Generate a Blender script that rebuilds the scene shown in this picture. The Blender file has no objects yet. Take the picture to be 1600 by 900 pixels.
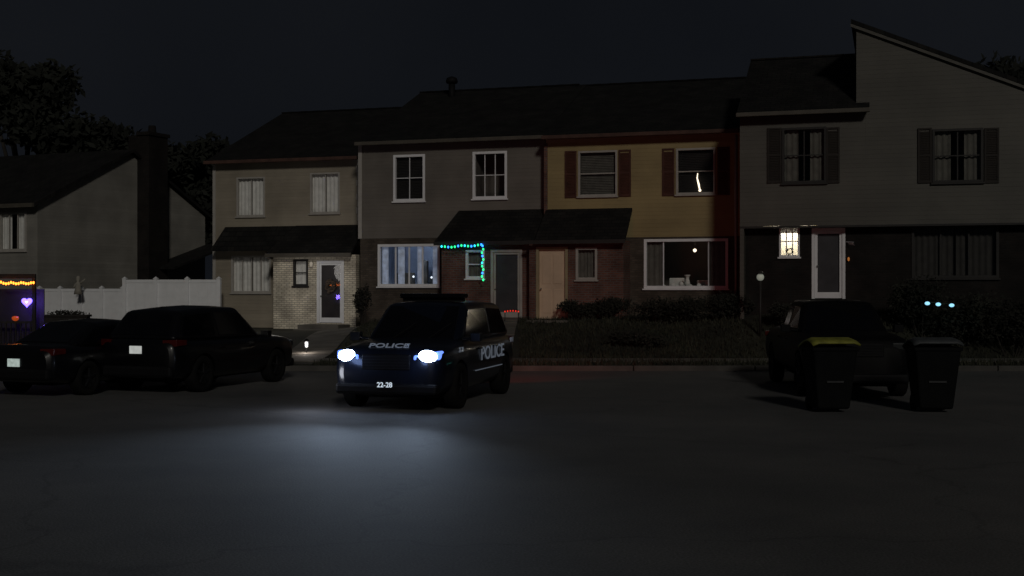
import bpy, bmesh, math, random
from mathutils import Vector, Matrix
random.seed(7)
C = bpy.context.scene.collection
F = 1931.0; CH = 2.05
sc = bpy.context.scene
sc.view_settings.view_transform = 'Standard'; sc.view_settings.look = 'None'; sc.view_settings.exposure = 0

# ------------------------------------------------------------------ materials
def nodes(name):
    m = bpy.data.materials.new(name); m.use_nodes = True
    nt = m.node_tree; b = nt.nodes['Principled BSDF']
    return m, nt, b
def link(nt, a, b): nt.links.new(a, b)
def add_noise_color(nt, b, col, scale, var, vec):
    n = nt.nodes.new('ShaderNodeTexNoise'); n.inputs['Scale'].default_value = scale; n.inputs['Detail'].default_value = 6
    link(nt, vec, n.inputs['Vector'])
    r = nt.nodes.new('ShaderNodeValToRGB')
    r.color_ramp.elements[0].position = .3; r.color_ramp.elements[1].position = .7
    r.color_ramp.elements[0].color = (*[c * (1 - var) for c in col], 1)
    r.color_ramp.elements[1].color = (*[min(1, c * (1 + var)) for c in col], 1)
    link(nt, n.outputs['Fac'], r.inputs['Fac'])
    return n, r
def mat(name, col, rough=.7, scale=3, var=.2, bump=0, metal=0, spec=.4, coat=0, em=0):
    m, nt, b = nodes(name)
    tc = nt.nodes.new('ShaderNodeTexCoord')
    n, r = add_noise_color(nt, b, col, scale, var, tc.outputs['Object'])
    link(nt, r.outputs['Color'], b.inputs['Base Color'])
    if em: link(nt, r.outputs['Color'], b.inputs['Emission Color']); b.inputs['Emission Strength'].default_value = em
    b.inputs['Roughness'].default_value = rough; b.inputs['Metallic'].default_value = metal
    b.inputs['Specular IOR Level'].default_value = spec; b.inputs['Coat Weight'].default_value = coat
    b.inputs['Coat Roughness'].default_value = .05
    if bump:
        n2 = nt.nodes.new('ShaderNodeTexNoise'); n2.inputs['Scale'].default_value = scale * 12; n2.inputs['Detail'].default_value = 8
        link(nt, tc.outputs['Object'], n2.inputs['Vector'])
        bp = nt.nodes.new('ShaderNodeBump'); bp.inputs['Strength'].default_value = bump; bp.inputs['Distance'].default_value = .02
        link(nt, n2.outputs['Fac'], bp.inputs['Height']); link(nt, bp.outputs['Normal'], b.inputs['Normal'])
    return m
def siding(name, col, lap=.13):
    m, nt, b = nodes(name)
    tc = nt.nodes.new('ShaderNodeTexCoord')
    n, r = add_noise_color(nt, b, col, .7, .22, tc.outputs['Object'])
    sp = nt.nodes.new('ShaderNodeSeparateXYZ'); link(nt, tc.outputs['Object'], sp.inputs[0])
    mu = nt.nodes.new('ShaderNodeMath'); mu.operation = 'MULTIPLY'; mu.inputs[1].default_value = 1 / lap
    fr = nt.nodes.new('ShaderNodeMath'); fr.operation = 'FRACT'
    link(nt, sp.outputs['Z'], mu.inputs[0]); link(nt, mu.outputs[0], fr.inputs[0])
    bp = nt.nodes.new('ShaderNodeBump'); bp.inputs['Strength'].default_value = .5; bp.inputs['Distance'].default_value = .02; bp.invert = True
    link(nt, fr.outputs[0], bp.inputs['Height']); link(nt, bp.outputs['Normal'], b.inputs['Normal'])
    fl = nt.nodes.new('ShaderNodeMath'); fl.operation = 'FLOOR'; link(nt, mu.outputs[0], fl.inputs[0])
    wn = nt.nodes.new('ShaderNodeTexWhiteNoise'); wn.noise_dimensions = '1D'; link(nt, fl.outputs[0], wn.inputs['W'])
    mr = nt.nodes.new('ShaderNodeMapRange'); mr.inputs[3].default_value = .94; mr.inputs[4].default_value = 1.04; link(nt, wn.outputs['Value'], mr.inputs[0])
    mx = nt.nodes.new('ShaderNodeVectorMath'); mx.operation = 'SCALE'
    link(nt, r.outputs['Color'], mx.inputs[0]); link(nt, mr.outputs[0], mx.inputs['Scale'])
    link(nt, mx.outputs[0], b.inputs['Base Color']); b.inputs['Roughness'].default_value = .6
    return m
def brick(name, c1, c2, mortar, bw=.21, rh=.075, rough=.85, plane='xz', ms=.012):
    m, nt, b = nodes(name)
    tc = nt.nodes.new('ShaderNodeTexCoord'); sp = nt.nodes.new('ShaderNodeSeparateXYZ'); cb = nt.nodes.new('ShaderNodeCombineXYZ')
    link(nt, tc.outputs['Object'], sp.inputs[0])
    if plane == 'xz':
        ad = nt.nodes.new('ShaderNodeMath'); link(nt, sp.outputs['X'], ad.inputs[0]); link(nt, sp.outputs['Y'], ad.inputs[1])
        link(nt, ad.outputs[0], cb.inputs[0]); link(nt, sp.outputs['Z'], cb.inputs[1])
    else:
        link(nt, sp.outputs['X'], cb.inputs[0]); link(nt, sp.outputs['Y'], cb.inputs[1])
    br = nt.nodes.new('ShaderNodeTexBrick'); link(nt, cb.outputs[0], br.inputs['Vector'])
    br.inputs['Scale'].default_value = 1; br.inputs['Brick Width'].default_value = bw; br.inputs['Row Height'].default_value = rh
    br.inputs['Mortar Size'].default_value = ms; br.inputs['Color1'].default_value = (*c1, 1); br.inputs['Color2'].default_value = (*c2, 1)
    br.inputs['Mortar'].default_value = (*mortar, 1)
    n = nt.nodes.new('ShaderNodeTexNoise'); n.inputs['Scale'].default_value = 1.6; n.inputs['Detail'].default_value = 8; link(nt, tc.outputs['Object'], n.inputs['Vector'])
    mr = nt.nodes.new('ShaderNodeMapRange'); mr.inputs[1].default_value = .3; mr.inputs[2].default_value = .7; mr.inputs[3].default_value = .6; mr.inputs[4].default_value = 1.3
    link(nt, n.outputs['Fac'], mr.inputs[0])
    mx = nt.nodes.new('ShaderNodeVectorMath'); mx.operation = 'SCALE'; link(nt, br.outputs['Color'], mx.inputs[0]); link(nt, mr.outputs[0], mx.inputs['Scale'])
    link(nt, mx.outputs[0], b.inputs['Base Color'])
    bp = nt.nodes.new('ShaderNodeBump'); bp.inputs['Strength'].default_value = .6; bp.inputs['Distance'].default_value = .01; bp.invert = True
    link(nt, br.outputs['Fac'], bp.inputs['Height']); link(nt, bp.outputs['Normal'], b.inputs['Normal'])
    b.inputs['Roughness'].default_value = rough; b.inputs['Specular IOR Level'].default_value = .2
    return m
def emit(name, col, st):
    m, nt, b = nodes(name)
    b.inputs['Base Color'].default_value = (*[c * .6 for c in col], 1)
    b.inputs['Emission Color'].default_value = (*col, 1); b.inputs['Emission Strength'].default_value = st
    return m
def glass_mat(name, refl=.08, tint=(1, 1, 1)):
    m, nt, b = nodes(name); nt.nodes.remove(b)
    t = nt.nodes.new('ShaderNodeBsdfTransparent'); t.inputs[0].default_value = (*tint, 1)
    g = nt.nodes.new('ShaderNodeBsdfGlossy'); g.inputs['Roughness'].default_value = .03
    n = nt.nodes.new('ShaderNodeTexNoise'); n.inputs['Scale'].default_value = 4
    mr = nt.nodes.new('ShaderNodeMapRange'); mr.inputs[3].default_value = refl * .7; mr.inputs[4].default_value = refl * 1.4
    link(nt, n.outputs['Fac'], mr.inputs[0])
    mx = nt.nodes.new('ShaderNodeMixShader'); link(nt, mr.outputs[0], mx.inputs[0]); link(nt, t.outputs[0], mx.inputs[1]); link(nt, g.outputs[0], mx.inputs[2])
    link(nt, mx.outputs[0], nt.nodes['Material Output'].inputs[0])
    return m
def asphalt():
    m, nt, b = nodes('asphalt')
    tc = nt.nodes.new('ShaderNodeTexCoord')
    n1 = nt.nodes.new('ShaderNodeTexNoise'); n1.inputs['Scale'].default_value = .3; n1.inputs['Detail'].default_value = 9; n1.inputs['Roughness'].default_value = .66
    n2 = nt.nodes.new('ShaderNodeTexNoise'); n2.inputs['Scale'].default_value = 45; n2.inputs['Detail'].default_value = 4
    for n in (n1, n2): link(nt, tc.outputs['Object'], n.inputs['Vector'])
    r = nt.nodes.new('ShaderNodeValToRGB'); r.color_ramp.elements[0].position = .3; r.color_ramp.elements[1].position = .7
    r.color_ramp.elements[0].color = (.078, .079, .081, 1); r.color_ramp.elements[1].color = (.135, .132, .128, 1)
    link(nt, n1.outputs['Fac'], r.inputs['Fac'])
    wp = nt.nodes.new('ShaderNodeTexNoise'); wp.inputs['Scale'].default_value = .9; wp.inputs['Detail'].default_value = 5; link(nt, tc.outputs['Object'], wp.inputs['Vector'])
    ad = nt.nodes.new('ShaderNodeVectorMath'); ad.operation = 'MULTIPLY_ADD'; ad.inputs[1].default_value = (1.6, 1.6, 0)
    link(nt, wp.outputs['Color'], ad.inputs[0]); link(nt, tc.outputs['Object'], ad.inputs[2])
    vo = nt.nodes.new('ShaderNodeTexVoronoi'); vo.feature = 'DISTANCE_TO_EDGE'; vo.inputs['Scale'].default_value = .16; link(nt, ad.outputs[0], vo.inputs['Vector'])
    cr = nt.nodes.new('ShaderNodeMapRange'); cr.inputs[1].default_value = 0; cr.inputs[2].default_value = .006; cr.inputs[3].default_value = .78; cr.inputs[4].default_value = 1
    link(nt, vo.outputs['Distance'], cr.inputs[0])
    gr = nt.nodes.new('ShaderNodeMapRange'); gr.inputs[1].default_value = .3; gr.inputs[2].default_value = .7; gr.inputs[3].default_value = .65; gr.inputs[4].default_value = 1.35
    link(nt, n2.outputs['Fac'], gr.inputs[0])
    mm = nt.nodes.new('ShaderNodeMath'); mm.operation = 'MULTIPLY'; link(nt, cr.outputs[0], mm.inputs[0]); link(nt, gr.outputs[0], mm.inputs[1])
    mx = nt.nodes.new('ShaderNodeVectorMath'); mx.operation = 'SCALE'; link(nt, r.outputs['Color'], mx.inputs[0]); link(nt, mm.outputs[0], mx.inputs['Scale'])
    link(nt, mx.outputs[0], b.inputs['Base Color'])
    bp = nt.nodes.new('ShaderNodeBump'); bp.inputs['Strength'].default_value = .35; bp.inputs['Distance'].default_value = .008
    link(nt, n2.outputs['Fac'], bp.inputs['Height']); link(nt, bp.outputs['Normal'], b.inputs['Normal'])
    b.inputs['Roughness'].default_value = .8; b.inputs['Specular IOR Level'].default_value = .25
    return m
M = dict(
    asphalt=asphalt(), lawn=mat('lawn_soil', (.024, .024, .016), .95, .8, .5, .6), concrete=mat('concrete', (.12, .11, .095), .85, 1.2, .35, .3),
    kerb=mat('kerb_concrete', (.07, .066, .06), .85, 1.5, .4, .3), grass=mat('grass_blades', (.026, .027, .016), .8, .7, .6),
    leaf=mat('leaf', (.012, .014, .010), .8, .6, .5), leaf2=mat('shrub_leaf', (.017, .017, .012), .8, .9, .5), bark=mat('bark', (.03, .026, .022), .9, 3, .4, .5),
    s1=siding('beige_siding', (.28, .245, .19)), s2=siding('taupe_siding', (.145, .13, .112)), s3=siding('yellow_siding', (.29, .222, .10)),
    s4=siding('grey_siding', (.080, .074, .062)), s5=siding('cream_siding', (.25, .24, .215)),
    cbrick=brick('cream_brick', (.80, .74, .60), (.62, .56, .45), (.38, .34, .28)),
    rbrick=brick('red_brick', (.17, .075, .055), (.11, .05, .04), (.13, .11, .10)),
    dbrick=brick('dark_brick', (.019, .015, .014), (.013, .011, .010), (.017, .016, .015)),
    gbrick=brick('brown_brick', (.10, .08, .062), (.065, .052, .04), (.065, .056, .048)),
    shingle=brick('shingles', (.011, .011, .011), (.018, .017, .016), (.006, .006, .006), .3, .14, .95, 'xy', .01),
    white=mat('white_vinyl', (.8, .81, .83), .5, 4, .05), trim=mat('grey_trim', (.38, .36, .33), .6, 4, .1), dtrim=mat('dark_trim', (.022, .02, .019), .6, 4, .2),
    gut=mat('dull_gutter', (.085, .075, .06), .6, 2, .2), rtrim=mat('reddish_trim', (.075, .038, .028), .7, 3, .3), ctrim=mat('cream_trim', (.30, .25, .15), .6, 3, .12),
    shut=mat('brown_shutter', (.07, .024, .015), .6, 3, .25), dshut=mat('dark_shutter', (.022, .017, .014), .7, 3, .25),
    cdoor=mat('cream_door', (.62, .47, .33), .6, 1.5, .12), ddoor=mat('dark_door', (.035, .03, .03), .5, 3, .3), gdoor=mat('grey_door', (.05, .05, .055), .5, 3, .2),
    glass=glass_mat('window_glass', .06), curtain=mat('curtain_cloth', (.72, .72, .69), .9, 5, .1), dcurtain=mat('dim_curtain', (.12, .115, .10), .9, 5, .2), kcurtain=mat('grey_curtain', (.04, .038, .035), .9, 5, .2),
    bcurtain=mat('glowing_curtain', (.58, .66, .80), .9, 5, .25, em=.09),  # room light through the cloth is put in as emission
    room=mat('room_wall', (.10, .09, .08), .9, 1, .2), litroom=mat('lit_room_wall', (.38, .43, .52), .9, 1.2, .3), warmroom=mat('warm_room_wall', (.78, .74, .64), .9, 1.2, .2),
    paint=mat('black_car_paint', (.003, .003, .004), .35, 2, .2, spec=.35, coat=.25), matte=mat('dull_black_paint', (.003, .003, .0035), .6, 2, .3, spec=.12), navy=mat('police_paint', (.004, .006, .013), .3, 2, .2, spec=.4, coat=.3),
    silver=mat('metal', (.25, .25, .25), .4, 6, .2, metal=.8), dkmetal=mat('dark_alloy', (.02, .02, .022), .5, 6, .2, metal=.6), rubber=mat('tyre_rubber', (.007, .007, .007), .9, 8, .3, spec=.15), plastic=mat('black_plastic', (.005, .005, .006), .7, 8, .2, spec=.2),
    cglass=mat('tinted_car_glass', (.003, .003, .004), .08, 2, .2, spec=.5), tail=mat('tail_lens', (.06, .005, .004), .25, 8, .2, spec=.5),
    taillit=mat('police_tail_lens', (.08, .006, .005), .25, 8, .2, spec=.5), plate=mat('plate_white_glow', (.75, .78, .75), .4, 9, .15, em=.42), plateg=mat('plate_pale_glow', (.60, .72, .68), .4, 14, .2, em=.42),  # both plates emit, standing in for light they would throw back
    decal=emit('glowing_lettering', (.38, .44, .54), .14), unit=emit('glowing_number', (.7, .8, .9), .7),  # letters emit by themselves in place of retroreflected light
    hl=emit('headlight_glow', (.62, .78, 1), 45), hl2=emit('headlight_halo_bowl', (.14, .27, 1), 1.5),  # blue bowl emission stands in for the halo around the headlights
    lensoff=mat('lens_unlit', (.02, .022, .024), .3, 9, .1, spec=.3),
    bin=mat('bin_plastic', (.005, .0055, .006), .8, 5, .2, spec=.12), ylid=mat('yellow_lid', (.21, .21, .035), .6, 5, .4), glid=mat('grey_lid', (.055, .06, .064), .6, 5, .25), blabel=mat('bin_marking', (.025, .027, .029), .6, 5, .25),
    orange=emit('orange_bulb', (1, .22, .02), 5), green=emit('green_bulb', (.02, .9, .25), 2.4), blue=emit('blue_bulb', (.02, .2, 1), 4), teal=emit('teal_bulb', (.02, .55, .8), 3),
    violet=emit('violet_bulb', (.13, .08, 1), 6), red=emit('red_bulb', (1, .04, .02), .8), warm=emit('warm_lamp_glint', (1, .85, .62), 2.0), dimlamp=emit('dim_lamp', (.9, .95, .8), .12),
    ice=emit('icy_lamp', (.28, .62, .85), 1.4), wire=mat('cable', (.02, .025, .02), .7), cool=emit('cool_lamp', (.8, .9, 1), 1.4),
    cloth=mat('white_cloth', (.3, .28, .24), .9, 5, .2), wood=mat('dark_wood', (.02, .017, .015), .8, 3, .3), wreath=mat('wreath_leaf', (.12, .09, .07), .9, 8, .5),
)

# ------------------------------------------------------------------ mesh builder
class MB:
    def __init__(s, T=None): s.v = []; s.f = []; s.T = T
    def add(s, vs, fs):
        n = len(s.v)
        for p in vs:
            p = Vector(p); s.v.append(s.T @ p if s.T is not None else p)
        s.f += [tuple(n + i for i in f) for f in fs]; return s
    def box(s, x0, x1, y0, y1, z0, z1):
        return s.add([(x0,y0,z0),(x1,y0,z0),(x1,y1,z0),(x0,y1,z0),(x0,y0,z1),(x1,y0,z1),(x1,y1,z1),(x0,y1,z1)],
              [(0,3,2,1),(4,5,6,7),(0,1,5,4),(1,2,6,5),(2,3,7,6),(3,0,4,7)])
    def quad(s, a, b, c, d): return s.add([a, b, c, d], [(0,1,2,3)])
    def prism(s, poly, fn, a, b):
        n = len(poly)
        vs = [fn(u, v, a) for u, v in poly] + [fn(u, v, b) for u, v in poly]
        return s.add(vs, [tuple(range(n)), tuple(range(2*n-1, n-1, -1))] + [(i, n+i, n+(i+1)%n, (i+1)%n) for i in range(n)])
    def tube(s, p, q, r, r2=None, n=8):
        p = Vector(p); q = Vector(q); r2 = r if r2 is None else r2
        d = (q-p).normalized(); u = d.orthogonal().normalized(); w = d.cross(u)
        vs = []
        for c, rr in ((p, r), (q, r2)):
            for i in range(n):
                a = 2*math.pi*i/n; vs.append(c + u*math.cos(a)*rr + w*math.sin(a)*rr)
        return s.add(vs, [(i, (i+1)%n, n+(i+1)%n, n+i) for i in range(n)] + [tuple(range(n-1,-1,-1)), tuple(range(n, 2*n))])
    def lathe(s, prof, c, axis='z', n=20):
        vs = []
        for r, h in prof:
            for i in range(n):
                a = 2*math.pi*i/n
                o = (r*math.cos(a), r*math.sin(a), h) if axis == 'z' else ((r*math.cos(a), h, r*math.sin(a)) if axis == 'y' else (h, r*math.cos(a), r*math.sin(a)))
                vs.append((c[0]+o[0], c[1]+o[1], c[2]+o[2]))
        fs = []
        for k in range(len(prof)-1):
            for i in range(n): fs.append((k*n+i, k*n+(i+1)%n, (k+1)*n+(i+1)%n, (k+1)*n+i))
        fs += [tuple(range(n-1,-1,-1)), tuple(range((len(prof)-1)*n, len(prof)*n))]
        return s.add(vs, fs)
    def ball(s, c, r, n=8, sz=1):
        pr = [(r*math.sin(math.pi*(k+.15)/(n//2+.3)), -r*sz*math.cos(math.pi*(k+.15)/(n//2+.3))) for k in range(n//2+1)]
        return s.lathe(pr, c, 'z', n)
    def build(s, name, m, parent=None, smooth=False, bevel=0, fix=True):
        me = bpy.data.meshes.new(name); me.from_pydata([tuple(v) for v in s.v], [], s.f); 
        if fix:
            bm = bmesh.new(); bm.from_mesh(me); bmesh.ops.recalc_face_normals(bm, faces=bm.faces); bm.to_mesh(me); bm.free()
        if smooth: me.polygons.foreach_set('use_smooth', [True]*len(me.polygons))
        me.materials.append(M[m] if isinstance(m, str) else m)
        o = bpy.data.objects.new(name, me); C.objects.link(o)
        if parent: o.parent = parent
        if bevel:
            b = o.modifiers.new('bevel', 'BEVEL'); b.width = bevel; b.segments = 2; b.limit_method = 'ANGLE'
        return o
def tag(o, label, cat, group=None):
    o['label'] = label; o['category'] = cat
    if group: o['group'] = group
    return o
def thing(name, label, cat, loc=(0,0,0), rz=0, group=None):
    o = bpy.data.objects.new(name, None); C.objects.link(o); o.location = loc; o.rotation_euler = (0,0,rz); o.empty_display_size = .3
    return tag(o, label, cat, group)
def struct(o): o['kind'] = 'structure'; return o
def text(name, s, size, m, parent, loc, X, Y, ext=.002, stretch=1.0, bold=0):
    cu = bpy.data.curves.new(name, 'FONT'); cu.body = s; cu.size = size; cu.align_x = 'CENTER'; cu.align_y = 'CENTER'; cu.extrude = ext; cu.offset = bold
    t = bpy.data.objects.new(name, cu); C.objects.link(t); bpy.context.view_layer.update()
    me = bpy.data.meshes.new_from_object(t.evaluated_get(bpy.context.evaluated_depsgraph_get())); bpy.data.objects.remove(t)
    X = Vector(X).normalized(); Y = Vector(Y).normalized(); Z = X.cross(Y)
    Mx = Matrix((X*stretch, Y, Z)).transposed()
    for v in me.vertices: v.co = Mx @ v.co + Vector(loc)
    me.materials.clear(); me.materials.append(M[m])
    o = bpy.data.objects.new(name, me); C.objects.link(o); o.parent = parent; return o
def lamp(name, kind, loc, energy, col, parent=None, size=.05, rot=None, spot=None, blend=.5):
    l = bpy.data.lights.new(name, kind); l.energy = energy; l.color = col
    if kind in ('POINT', 'SPOT'): l.shadow_soft_size = size
    if spot: l.spot_size = spot; l.spot_blend = blend
    o = bpy.data.objects.new(name, l); C.objects.link(o); o.location = loc
    if rot is not None: o.rotation_euler = rot
    if parent: o.parent = parent
    return o
def at(px, py, Y): return Vector(((px-800)/F*Y, Y, CH-(py-450)/F*Y))

# ------------------------------------------------------------------ ground
def lerp(x, pts):
    if x <= pts[0][0]: return pts[0][1]
    for (a, b), (c, d) in zip(pts, pts[1:]):
        if x <= c: return b + (d-b)*(x-a)/(c-a)
    return pts[-1][1]
KERB = 30.5
def G(x, y):
    if y < KERB+.08: return -.02
    T = lerp(x, [(-30,.5),(-12,.55),(-5.6,.55),(-4.6,.92),(1,.98),(3,1.08),(6.5,1.12),(8,1.3),(16,1.35)])
    Yh = lerp(x, [(-8,42),(4,40),(7,38),(9,36.3),(14,35)])
    t = max(0, min(1, (y-33.6)/(Yh-33.6))); t = t*t*(3-2*t)
    return .12 + (T-.12)*t
xs = [-400,-200,-100,-60,-40] + [-30+.5*i for i in range(101)] + [25,40,60,100,200,400]
xs = sorted(set(xs)); ys = [-300,-100,-30,0,15,25,30,KERB+.07,KERB+.09,31.5,32.5,33.5] + [33.6+.4*i for i in range(26)] + [46,50,60,80,120,200,400,900]
g = MB(); nx = len(xs)
g.add([(x, y, G(x, y)) for y in ys for x in xs], [(j*nx+i, j*nx+i+1, (j+1)*nx+i+1, (j+1)*nx+i) for j in range(len(ys)-1) for i in range(nx-1)])
struct(g.build('ground', 'lawn', smooth=True))
struct(MB().quad((-200,-60,0),(200,-60,0),(200,KERB,0),(-200,KERB,0)).build('road', 'asphalt'))
k = MB()
for i in range(-20, 20): k.box(i*3+.01, i*3+2.99, KERB, KERB+.15, -.05, .13)
struct(k.build('kerb', 'kerb', bevel=.02))
k = MB()
for i in range(-30, 30): k.box(i*1.5+.008, i*1.5+1.492, 32.1, 33.4, .0, .15)
struct(k.build('pavement', 'concrete', bevel=.008))
def walk(name, x0, x1, y0, x2, x3, y1, n=7):
    m = MB()
    for i in range(n):
        a, b = i/n, (i+1)/n-.01
        A = (x0+(x2-x0)*a, y0+(y1-y0)*a); B = (x1+(x3-x1)*a, A[1]); D = (x0+(x2-x0)*b, y0+(y1-y0)*b); E = (x1+(x3-x1)*b, D[1])
        m.add([(A[0],A[1],G(*A)+.03),(B[0],B[1],G(*B)+.03),(E[0],E[1],G(*E)+.03),(D[0],D[1],G(*D)+.03),
               (A[0],A[1],G(*A)-.2),(B[0],B[1],G(*B)-.2),(E[0],E[1],G(*E)-.2),(D[0],D[1],G(*D)-.2)],
              [(0,1,2,3),(0,4,5,1),(1,5,6,2),(2,6,7,3),(3,7,4,0)])
    return struct(m.build(name, 'concrete'))
walk('path', -6.4, -5.1, 33.45, -6.6, -5.2, 43.2)
walk('path', -1.2, -.1, 33.45, -.9, 0.2, 40.6)
walk('path', 9.2, 10.4, 33.45, 9.1, 10.3, 36.2, 4)
gb = MB()
for _ in range(30000):
    x = random.uniform(-6, 15); y = random.uniform(33.6, 41.5) if random.random() < .85 else random.uniform(30.75, 32.0)
    if x > 7 and y > 37: continue
    if abs(x+5.8) < .8 or (-1.2 < x < .2 and y>33) or (9.2<x<10.4 and y>33): continue
    z = G(x, y); h = random.uniform(.05, .17); a = random.uniform(0, 6.28); w = .02
    dx, dy = math.cos(a)*w, math.sin(a)*w
    gb.add([(x-dx,y-dy,z),(x+dx,y+dy,z),(x+random.uniform(-.05,.05),y+random.uniform(-.05,.05),z+h)], [(0,1,2)])
o = gb.build('grass', 'grass', fix=False); tag(o, 'short dark grass on the sloping front lawns', 'grass'); o['kind'] = 'stuff'

# ------------------------------------------------------------------ vegetation
def leaves(blobs, n, size, seed, T=None):
    rnd = random.Random(seed); m = MB(T); vol = [b[1][0]*b[1][1]*b[1][2] for b in blobs]
    for _ in range(n):
        c, r = rnd.choices(blobs, vol)[0]
        while True:
            p = Vector((rnd.uniform(-1,1), rnd.uniform(-1,1), rnd.uniform(-1,1)))
            if p.length < 1: break
        p = p * (.75 + .5*rnd.random()) if p.length > .5 else p*1.3
        q = Vector((c[0]+p.x*r[0], c[1]+p.y*r[1], c[2]+p.z*r[2]))
        u = Vector((rnd.gauss(0,1), rnd.gauss(0,1), rnd.gauss(0,1))).normalized(); w = u.orthogonal().normalized()
        s = size*rnd.uniform(.5,1.3)
        m.add([q-u*s, q+w*s*.5, q+u*s, q-w*s*.5], [(0,1,2,3)])
    return m
def tree(label, x, y, z0, H, R, seed, n=6000, size=.28, group=None, mt='leaf'):
    t = thing('tree', label, 'tree', (x, y, z0), 0, group); rnd = random.Random(seed)
    tr = MB(); base = Vector((0,0,-.3)); top = Vector((rnd.uniform(-.4,.4), 0, H*.5)); tr.tube(base, top, H*.03, H*.017)
    blobs = []
    for i in range(13):
        a = rnd.uniform(0, 6.28); zz = H*rnd.uniform(.38,.93); rr = R*rnd.uniform(.2,.8)*(1.15-abs(zz/H-.6))
        c = Vector((math.cos(a)*rr, math.sin(a)*rr, zz)); q = R*rnd.uniform(.28,.48)
        blobs.append((c, (q, q, q*.75))); tr.tube(Vector((0,0,H*rnd.uniform(.25,.5))), c, H*.011, H*.003, 6)
    tr.build('trunk', 'bark', t, True)
    leaves(blobs, n, size, seed).build('crown', mt, t, fix=False)
def shrub(label, x, y, z0, rx, ry, h, seed, n=1500, size=.05, group=None, name='shrub'):
    t = thing(name, label, 'shrub', (x, y, z0), 0, group); rnd = random.Random(seed); st = MB(); blobs = []
    for i in range(7):
        c = Vector((rnd.uniform(-.6,.6)*rx, rnd.uniform(-.5,.5)*ry, h*rnd.uniform(.4,.8)))
        blobs.append((c, (rx*.5, ry*.55, h*.33))); st.tube((c.x*.2,c.y*.2,-.1), c, .02, .008, 5)
    st.build('stems', 'bark', t); leaves(blobs, n, size, seed).build('foliage', 'leaf2', t, fix=False)
tree('large dark tree rising highest at the left edge of the frame', *at(35,450,72).xy, .6, 15.5, 5.6, 1, 15000)
tree('dark tree leaning lower beside the tall tree, above the cream house roof', *at(135,450,75).xy, .6, 11.8, 4.2, 2, 9000)
tree('thin tree crown behind the cream house chimney', *at(185,450,84).xy, .6, 11.5, 3.0, 12, 2600, .22)
tree('round dark tree between the cream house chimney and the beige townhouse', *at(305,450,74).xy, .6, 10.2, 3.4, 3, 9000)
tree('dark tree whose crown shows just left of the beige townhouse roof', *at(368,450,78).xy, .6, 10.0, 3.0, 4, 6500)
tree('dark tree behind the tall gable at the right edge', *at(1570,450,62).xy, 1.2, 12.6, 3.8, 5, 9000)

# ------------------------------------------------------------------ houses
B = .305; TH = math.atan(B)
EX = Vector((math.cos(TH), -math.sin(TH), 0)); EY = Vector((math.sin(TH), math.cos(TH), 0))
class House:
    def __init__(s, name, label, a, pxl, z0):
        Y0 = a/(1+B*(pxl-800)/F); s.O = Vector(((pxl-800)/F*Y0, Y0, z0)); s.root = thing(name, label, 'townhouse', s.O, -TH)
    def loc(s, px, py, yl=0):
        d = Vector(((px-800)/F, 1, -(py-450)/F)); c = Vector((0,0,CH)); t = (yl-(c-s.O).dot(EY))/d.dot(EY); P = c+d*t
        return (P-s.O).dot(EX), P.z-s.O.z
    def rect(s, x0, y0, x1, y1, yl=0):
        mx, my = (x0+x1)/2, (y0+y1)/2
        return (s.loc(x0,my,yl)[0], s.loc(x1,my,yl)[0], s.loc(mx,y1,yl)[1], s.loc(mx,y0,yl)[1])
def wall(name, m, parent, x0, x1, z0, z1, y, holes=(), th=.22, T=None, side=True):
    mb = MB(T); X = sorted({x0,x1,*[h[0] for h in holes],*[h[1] for h in holes]}); Z = sorted({z0,z1,*[h[2] for h in holes],*[h[3] for h in holes]})
    for a, b in zip(X, X[1:]):
        for c, d in zip(Z, Z[1:]):
            mx, mz = (a+b)/2, (c+d)/2
            if any(h[0]<mx<h[1] and h[2]<mz<h[3] for h in holes): continue
            mb.quad((a,y,c),(b,y,c),(b,y,d),(a,y,d))
    for h in holes:
        a,b,c,d = h
        mb.quad((a,y,c),(a,y+th,c),(a,y+th,d),(a,y,d)); mb.quad((b,y,c),(b,y,d),(b,y+th,d),(b,y+th,c))
        mb.quad((a,y,c),(b,y,c),(b,y+th,c),(a,y+th,c)); mb.quad((a,y,d),(a,y+th,d),(b,y+th,d),(b,y,d))
    return mb.build(name, m, parent, fix=False)
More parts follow.
